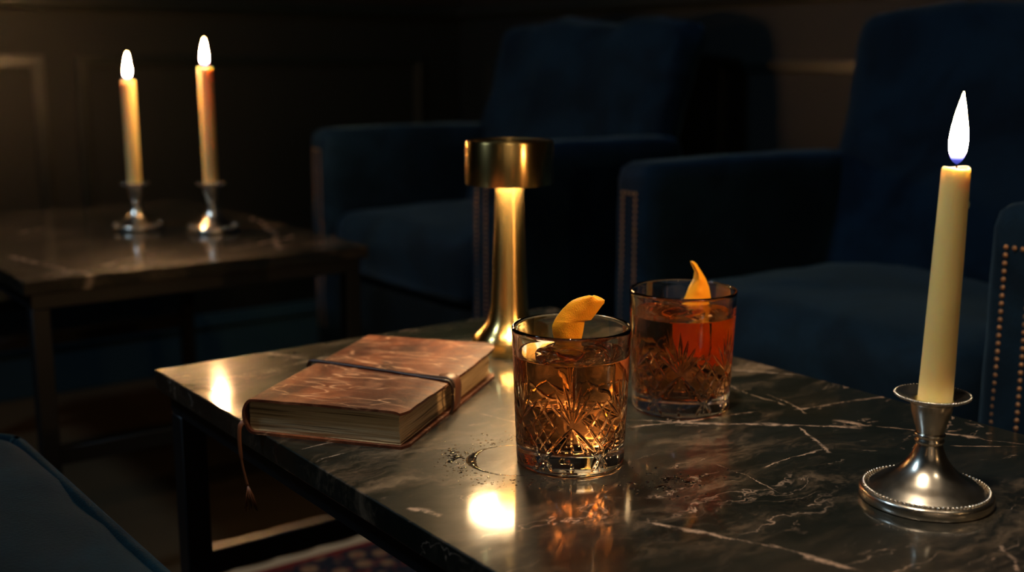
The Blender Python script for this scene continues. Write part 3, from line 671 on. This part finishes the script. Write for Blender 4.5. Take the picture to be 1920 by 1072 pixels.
# ------------------------------------------------------------------ cut-crystal tumblers
GH, RB, RT = 0.1000, 0.0392, 0.0432
def r_out(z): return RB + (RT - RB) * (z / GH) ** 0.85
def r_in(z): return r_out(z) - (0.0042 - 0.0022 * max(0, min(1, (z - 0.06) / 0.035)))
ZB = 0.0135                                   # inner floor
def tumbler_outer():
    """outer wall, grooves cut as V sections along line segments, 6-fold; arc length s = angle * R"""
    R0 = 0.041; per = PI / 3
    segs = []                                # (a0, z0, a1, z1, half width, depth, taper) angle in radians inside one period
    D = lambda m: m / R0
    for dx, dz, w_ in ((0, 0.037, .00150), (0.0062, 0.0320, .00140), (0.0125, 0.0255, .00135), (0.0182, 0.0185, .0012)):
        for s_ in ((1,) if dx == 0 else (1, -1)): segs.append((0, 0.0365, D(s_ * dx), 0.0365 + dz, w_, 0.0011, 'tip'))
    for s_ in (1, -1):
        segs.append((0, 0.0360, s_ * per / 2, 0.0115, 0.0023, 0.0014, 'lens'))
        segs.append((s_ * D(0.0035), 0.0290, s_ * D(0.0105), 0.0165, 0.0010, 0.0006, 'lens'))
    segs.append((0, 0.034, 0, 0.016, 0.0012, 0.0007, 'lens'))
    h = per / 2
    for s_ in (1, -1):                       # the lattice between two fans
        segs.append((h + s_ * D(0.0120), 0.0390, h - s_ * D(0.0030), 0.0180, 0.0011, 0.0009, 'lens'))
        segs.append((h + s_ * D(0.0125), 0.0310, h - s_ * D(0.0045), 0.0550, 0.0011, 0.0009, 'lens'))
        segs.append((h + s_ * D(0.0065), 0.0240, h - s_ * D(0.0085), 0.0465, 0.0010, 0.0008, 'lens'))
        segs.append((h + s_ * D(0.0010), 0.0125, h + s_ * D(0.0070), 0.0035, 0.0016, 0.0013, 'lens'))
    segs.append((h, 0.0125, h, 0.0035, 0.0012, 0.0010, 'lens'))
    segs.append((0, 0.0105, 0, 0.0030, 0.0017, 0.0013, 'lens'))
    na = 780; zs = list(np.linspace(0.0022, 0.0760, 250)) + list(np.linspace(0.0775, 0.0975, 14))
    A = np.arange(na) * 2 * PI / na; Z = np.array(zs)
    AA, ZZ = np.meshgrid(A, Z)
    al = (AA + per / 2) % per - per / 2
    dep = np.zeros_like(AA)
    for (a0, z0, a1, z1, w_, d_, kd) in segs:
        for sh in (-per, 0, per):
            x = (al - (a0 + sh)) * R0; y = ZZ - z0; dx, dy = (a1 - a0) * R0, z1 - z0; L = math.hypot(dx, dy); dx /= L; dy /= L
            t_ = (x * dx + y * dy) / L; e = np.abs(-x * dy + y * dx)
            tc = np.clip(t_, 0, 1)
            ww = w_ * (np.sqrt(np.clip(4 * tc * (1 - tc), 0, 1)) if kd == 'lens' else np.clip(np.minimum((0.08 + tc * 2.0), 2.2 * (1 - tc) ** 0.8), 0, 1))
            ww = np.maximum(ww, 1e-6)
            dd = d_ * np.clip(1 - e / ww, 0, 1) * (ww / w_) * ((t_ > 0) & (t_ < 1))
            dep = np.maximum(dep, dd)
    rr = RB + (RT - RB) * (ZZ / GH) ** 0.85 - dep
    X = rr * np.cos(AA); Y = rr * np.sin(AA)
    return na, X, Y, ZZ
def tumbler_mesh():
    na, X, Y, Z = tumbler_outer()
    ca, sa = np.cos(np.arange(na) * 2 * PI / na), np.sin(np.arange(na) * 2 * PI / na)
    rings = [np.stack([X[i], Y[i], Z[i]], 1) for i in range(X.shape[0])]
    def ring(r, z): return np.stack([r * ca, r * sa, np.full(na, z)], 1)
    low = [ring(r, z) for r, z in ((0.0004, 0.0016), (0.020, 0.0014), (0.033, 0.0006), (0.0360, 0.0), (0.0375, 0.0), (RB - 0.0008, 0.0005), (RB - 0.0001, 0.0014))]
    up = [ring(r_out(0.0990), 0.0990), ring(RT - 0.0005, 0.0997), ring(RT - 0.0011, 0.1000), ring(RT - 0.0017, 0.0997), ring(RT - 0.00205, 0.0990)]
    up += [ring(r_in(z), z) for z in np.linspace(0.096, LEVEL, 8)]
    R = np.concatenate(low + rings + up); nr = len(low) + len(rings) + len(up)
    i = np.arange(na); j = (i + 1) % na
    faces = []
    for k_ in range(nr - 1):
        faces.append(np.stack([k_ * na + i, k_ * na + j, (k_ + 1) * na + j, (k_ + 1) * na + i], 1))
    F = np.concatenate(faces)
    me = bpy.data.meshes.new('tumbler'); me.vertices.add(len(R)); me.vertices.foreach_set('co', R.ravel())
    me.loops.add(F.size); me.loops.foreach_set('vertex_index', F.ravel().astype(np.int32))
    me.polygons.add(len(F)); me.polygons.foreach_set('loop_start', np.arange(len(F), dtype=np.int32) * 4)
    me.update(calc_edges=True); me.validate()
    return me
def drink_mesh():
    prof = [(0, ZB), (0.026, ZB), (0.0318, ZB + 0.0006), (0.0340, ZB + 0.0022)]
    prof += [(r_in(z), z) for z in np.linspace(ZB + 0.0050, LEVEL - 0.0008, 30)] + [(r_in(LEVEL), LEVEL)]
    bm = bmesh.new(); pr_ = prof + [(r_in(LEVEL) - 0.0006, LEVEL - 0.0002), (r_in(LEVEL) - 0.002, LEVEL - 0.00035), (0.020, LEVEL - 0.00035), (0, LEVEL - 0.00035)]
    lathe(bm, pr_, 160); return bm
def ice_mesh():
    bm = bmesh.new(); soft_box(bm, (0.037, 0.037, 0.040), (0, 0, -0.0175), 0.0035, 14, 0.0005, 0.0010, 90); return bm
obj.keep = True
tum = None
def glass(loc, rz, sc, label, first):
    """first: None, or an earlier glass to copy"""
    if first is None:
        g = empty('rocks_glass', loc, rz, label, 'glass', 'cut crystal tumblers')
        obj('tumbler', tumbler_mesh(), M['glass'], g)
        obj.keep = False; obj('whisky', drink_mesh(), M['whisky'], g); obj.keep = True
    else:
        g = copy_tree(first); g.location = loc; g['label'] = label; g.rotation_euler = (0, 0, rz)
    g.scale = (sc, sc, 1); return g
ga = P(1069, 861, TOP); gb = P(1275, 760, TOP)
def facing(p): return math.atan2(-p.y, -p.x)          # turns one fan towards the viewer's side of the table
GZ = TOP + 0.0002
g1_ = glass((ga.x, ga.y, GZ), facing(ga) + rad(2), 0.985, 'nearer cut crystal tumbler of amber whisky, in front of the brass lamp', None)
g2_ = glass((gb.x, gb.y, GZ), facing(gb) + rad(-1), 1.02, 'farther cut crystal tumbler of amber whisky with a curled orange twist', g1_)
obj.keep = False
def ice_cube(g, dx, dy, rz, dz, label):
    o = obj('ice_cube', ice_mesh(), M['ice']); o.location = (g.x + dx, g.y + dy, GZ + LEVEL + dz); o.rotation_euler = (0, 0, rz); tag(o, label, 'ice cube', 'ice cubes in the drinks')
ice_cube(ga, -0.001, -0.006, rad(47), 0.0015, 'clear ice cube floating in the nearer tumbler')
ice_cube(gb, -0.007, -0.004, rad(30), 0.0015, 'clear ice cube floating in the farther tumbler')

def peel_strip(name, rows, x0, zc, ztop, k_, loc, rz, bend, label, lean=0.0, twist=0.0):
    """rows (crop y, left x, right x) from bottom to top; a curved slice of peel with thickness"""
    n = 12; b = bmesh.new(); rs = sorted(rows, reverse=True)
    dense = []
    for a in range(len(rs) - 1):
        p0 = rs[max(a - 1, 0)]; p1 = rs[a]; p2 = rs[a + 1]; p3 = rs[min(a + 2, len(rs) - 1)]
        m = max(2, int(abs(p2[0] - p1[0]) / 9))
        for s_ in range(m):
            t = s_ / m; dense.append([p1[c] + (p2[c] - p1[c]) * t for c in range(3)])
    dense.append(rs[-1])
    F, B = [], []
    for cy_, xl, xr in dense:
        z = ztop - (cy_ - zc) * k_; f_, b__ = [], []
        for i in range(n + 1):
            u_ = i / n; x = (xl + (xr - xl) * u_ - x0) * k_
            y = bend * (2 * u_ - 1) ** 2 * 1.0 + lean * (z - 0.08) + twist * (u_ - .5) * (z - 0.08) * 10 + 0.0005 * mnoise.noise(Vector((x * 150, z * 150, 0)))
            f_.append(b.verts.new((x, y, z))); e_ = 0.0017 * min(1, 4 * u_ * (1 - u_) + 0.35)
            b__.append(b.verts.new((x, y + e_, z)))
        F.append(f_); B.append(b__)
    for a in range(len(F) - 1):
        for i in range(n):
            b.faces.new((F[a][i], F[a][i + 1], F[a + 1][i + 1], F[a + 1][i])); f2 = b.faces.new((B[a][i], B[a + 1][i], B[a + 1][i + 1], B[a][i + 1])); f2.material_index = 1
        for i in (0, n): f2 = b.faces.new((F[a][i], F[a + 1][i], B[a + 1][i], B[a][i])); f2.material_index = 1
    for a in (0, len(F) - 1):
        for i in range(n): f2 = b.faces.new((F[a][i], B[a][i], B[a][i + 1], F[a][i + 1])); f2.material_index = 1
    o = obj(name, b, [M['peel'], M['pith']], smooth='auto'); o.location = loc; o.rotation_euler = (0, 0, rz); tag(o, label, 'orange peel', 'orange peel garnishes'); return o
rows_a = [(28, 480, 505), (34, 450, 527), (45, 412, 550), (58, 382, 568), (75, 360, 566), (110, 326, 540), (150, 296, 513), (178, 279, 492), (186, 276, 455), (215, 265, 452), (255, 268, 446), (330, 285, 430), (400, 300, 400)]
peel_strip('orange_peel', rows_a, 368, 28, 0.1172, 0.0001255, (ga.x, ga.y + 0.022, GZ), rad(0), 0.0035, 'flat orange peel slice with a notched edge in the nearer tumbler', lean=-0.12)
rows_b = [(30, 453, 461), (38, 454, 480), (55, 460, 498), (75, 469, 510), (100, 482, 527), (150, 478, 558), (210, 450, 583), (270, 430, 595), (330, 408, 592), (380, 398, 582), (430, 410, 592), (520, 430, 625), (620, 440, 630), (700, 480, 600)]
peel_strip('orange_peel', rows_b, 385, 30, 0.1190, 0.0001290, (gb.x, gb.y + 0.023, GZ), rad(-4), 0.007, 'curled horn-shaped orange peel twist standing in the farther tumbler', lean=-0.12)

# ------------------------------------------------------------------ water on the marble
def blob(b, c, r, h, seed, stretch=(1, 1), rot=0, n=14, rough=0.35):
    top = b.verts.new((c[0], c[1], TOP + h)); ra, rb = [], []
    for i in range(n):
        a = 2 * PI * i / n; q = r * (1 + rough * mnoise.noise(Vector((math.cos(a) * 1.3 + seed, math.sin(a) * 1.3, seed * 1.7))))
        x, y = q * math.cos(a) * stretch[0], q * math.sin(a) * stretch[1]
        x, y = x * math.cos(rot) - y * math.sin(rot), x * math.sin(rot) + y * math.cos(rot)
        ra.append(b.verts.new((c[0] + x * .7, c[1] + y * .7, TOP + h * 0.75))); rb.append(b.verts.new((c[0] + x, c[1] + y, TOP + 0.00002)))
    for i in range(n):
        j = (i + 1) % n; b.faces.new((top, ra[i], ra[j])); b.faces.new((ra[i], rb[i], rb[j], ra[j]))
    b.faces.new(rb[::-1])
rc = P(968, 862, TOP); Rr = 0.0330
b = bmesh.new(); prev = None; nA = 200
a0, a1 = rad(68), rad(298)
for i in range(nA + 1):
    a = a0 + (a1 - a0) * i / nA; left = max(0, math.cos(a - PI)) ** 5
    wv = 0.00045 + 0.0062 * left + 0.0005 * abs(mnoise.noise(Vector((a * 9, 1, 0))))
    ro = Rr + wv * 0.55 + 0.0006 * mnoise.noise(Vector((a * 12, 7, 0))); ri = Rr - wv * 0.6 + 0.0009 * left * mnoise.noise(Vector((a * 14, 3, 0)))
    tp = min(1, i / 8, (nA - i) / 8); hh = 0.0005 * (0.2 + 0.8 * tp)
    pts = []
    for (q, z) in ((ri, 0.00002), (ri + (ro - ri) * .2, hh), (ro - (ro - ri) * .2, hh), (ro, 0.00002)):
        pts.append(b.verts.new((rc.x + q * math.cos(a), rc.y + q * math.sin(a), TOP + z)))
    if prev:
        for k_ in range(4): b.faces.new((prev[k_], prev[(k_ + 1) % 4], pts[(k_ + 1) % 4], pts[k_]))
    else: b.faces.new(pts)
    prev = pts
b.faces.new(prev)
tag(obj('water_ring', b, M['water']), 'curved ring of water left on the marble beside the nearer tumbler', 'water ring')
random.seed(11); b = bmesh.new()
def ok(x, y): return math.hypot(x - ga.x, y - ga.y) > 0.0405 and math.hypot(x - gb.x, y - gb.y) > 0.0425
cnt = 0
while cnt < 420:
    a = random.uniform(rad(60), rad(310)); q = random.gauss(Rr + 0.012, 0.009)
    if q < Rr + 0.004: continue
    x, y = rc.x + q * math.cos(a), rc.y + q * math.sin(a)
    if not ok(x, y): continue
    s = 0.00018 + 0.0007 * random.random() ** 3; blob(b, (x, y), s, s * 0.4, random.random() * 50, (1, random.uniform(1, 2.2)), random.random() * 3, 9); cnt += 1
for i in range(150):
    p = P(random.gauss(1250, 42), random.gauss(905, 14), TOP)
    if ok(p.x, p.y): s = 0.0003 + 0.0012 * random.random() ** 3; blob(b, (p.x, p.y), s, s * 0.4, random.random() * 50, (1, random.uniform(1, 2.5)), random.random() * 3, 9)
for i in range(70):
    p = P(random.gauss(850, 10), random.gauss(856, 10), TOP); s = 0.0003 + 0.0010 * random.random() ** 2; blob(b, (p.x, p.y), s, s * 0.4, random.random() * 50, (1, random.uniform(1, 2.2)), random.random() * 3, 9)
tag(obj('water_droplets', b, M['water']), 'fine water droplets scattered on the marble around the nearer tumbler', 'water droplets', kind='stuff')
b = bmesh.new()
for (px, py, r_, st, ro_) in ((1262, 897, 0.0042, (1.7, 0.6), 0.2), (1292, 903, 0.0034, (1.5, 0.6), -0.3), (1236, 912, 0.0030, (1.6, 0.6), 0.5)):
    p = P(px, py, TOP); blob(b, (p.x, p.y), r_, 0.0004, px * 0.37, st, ro_, 40, 0.9)
tag(obj('spilled_water', b, M['water']), 'small irregular puddle on the marble right of the nearer tumbler', 'puddle')
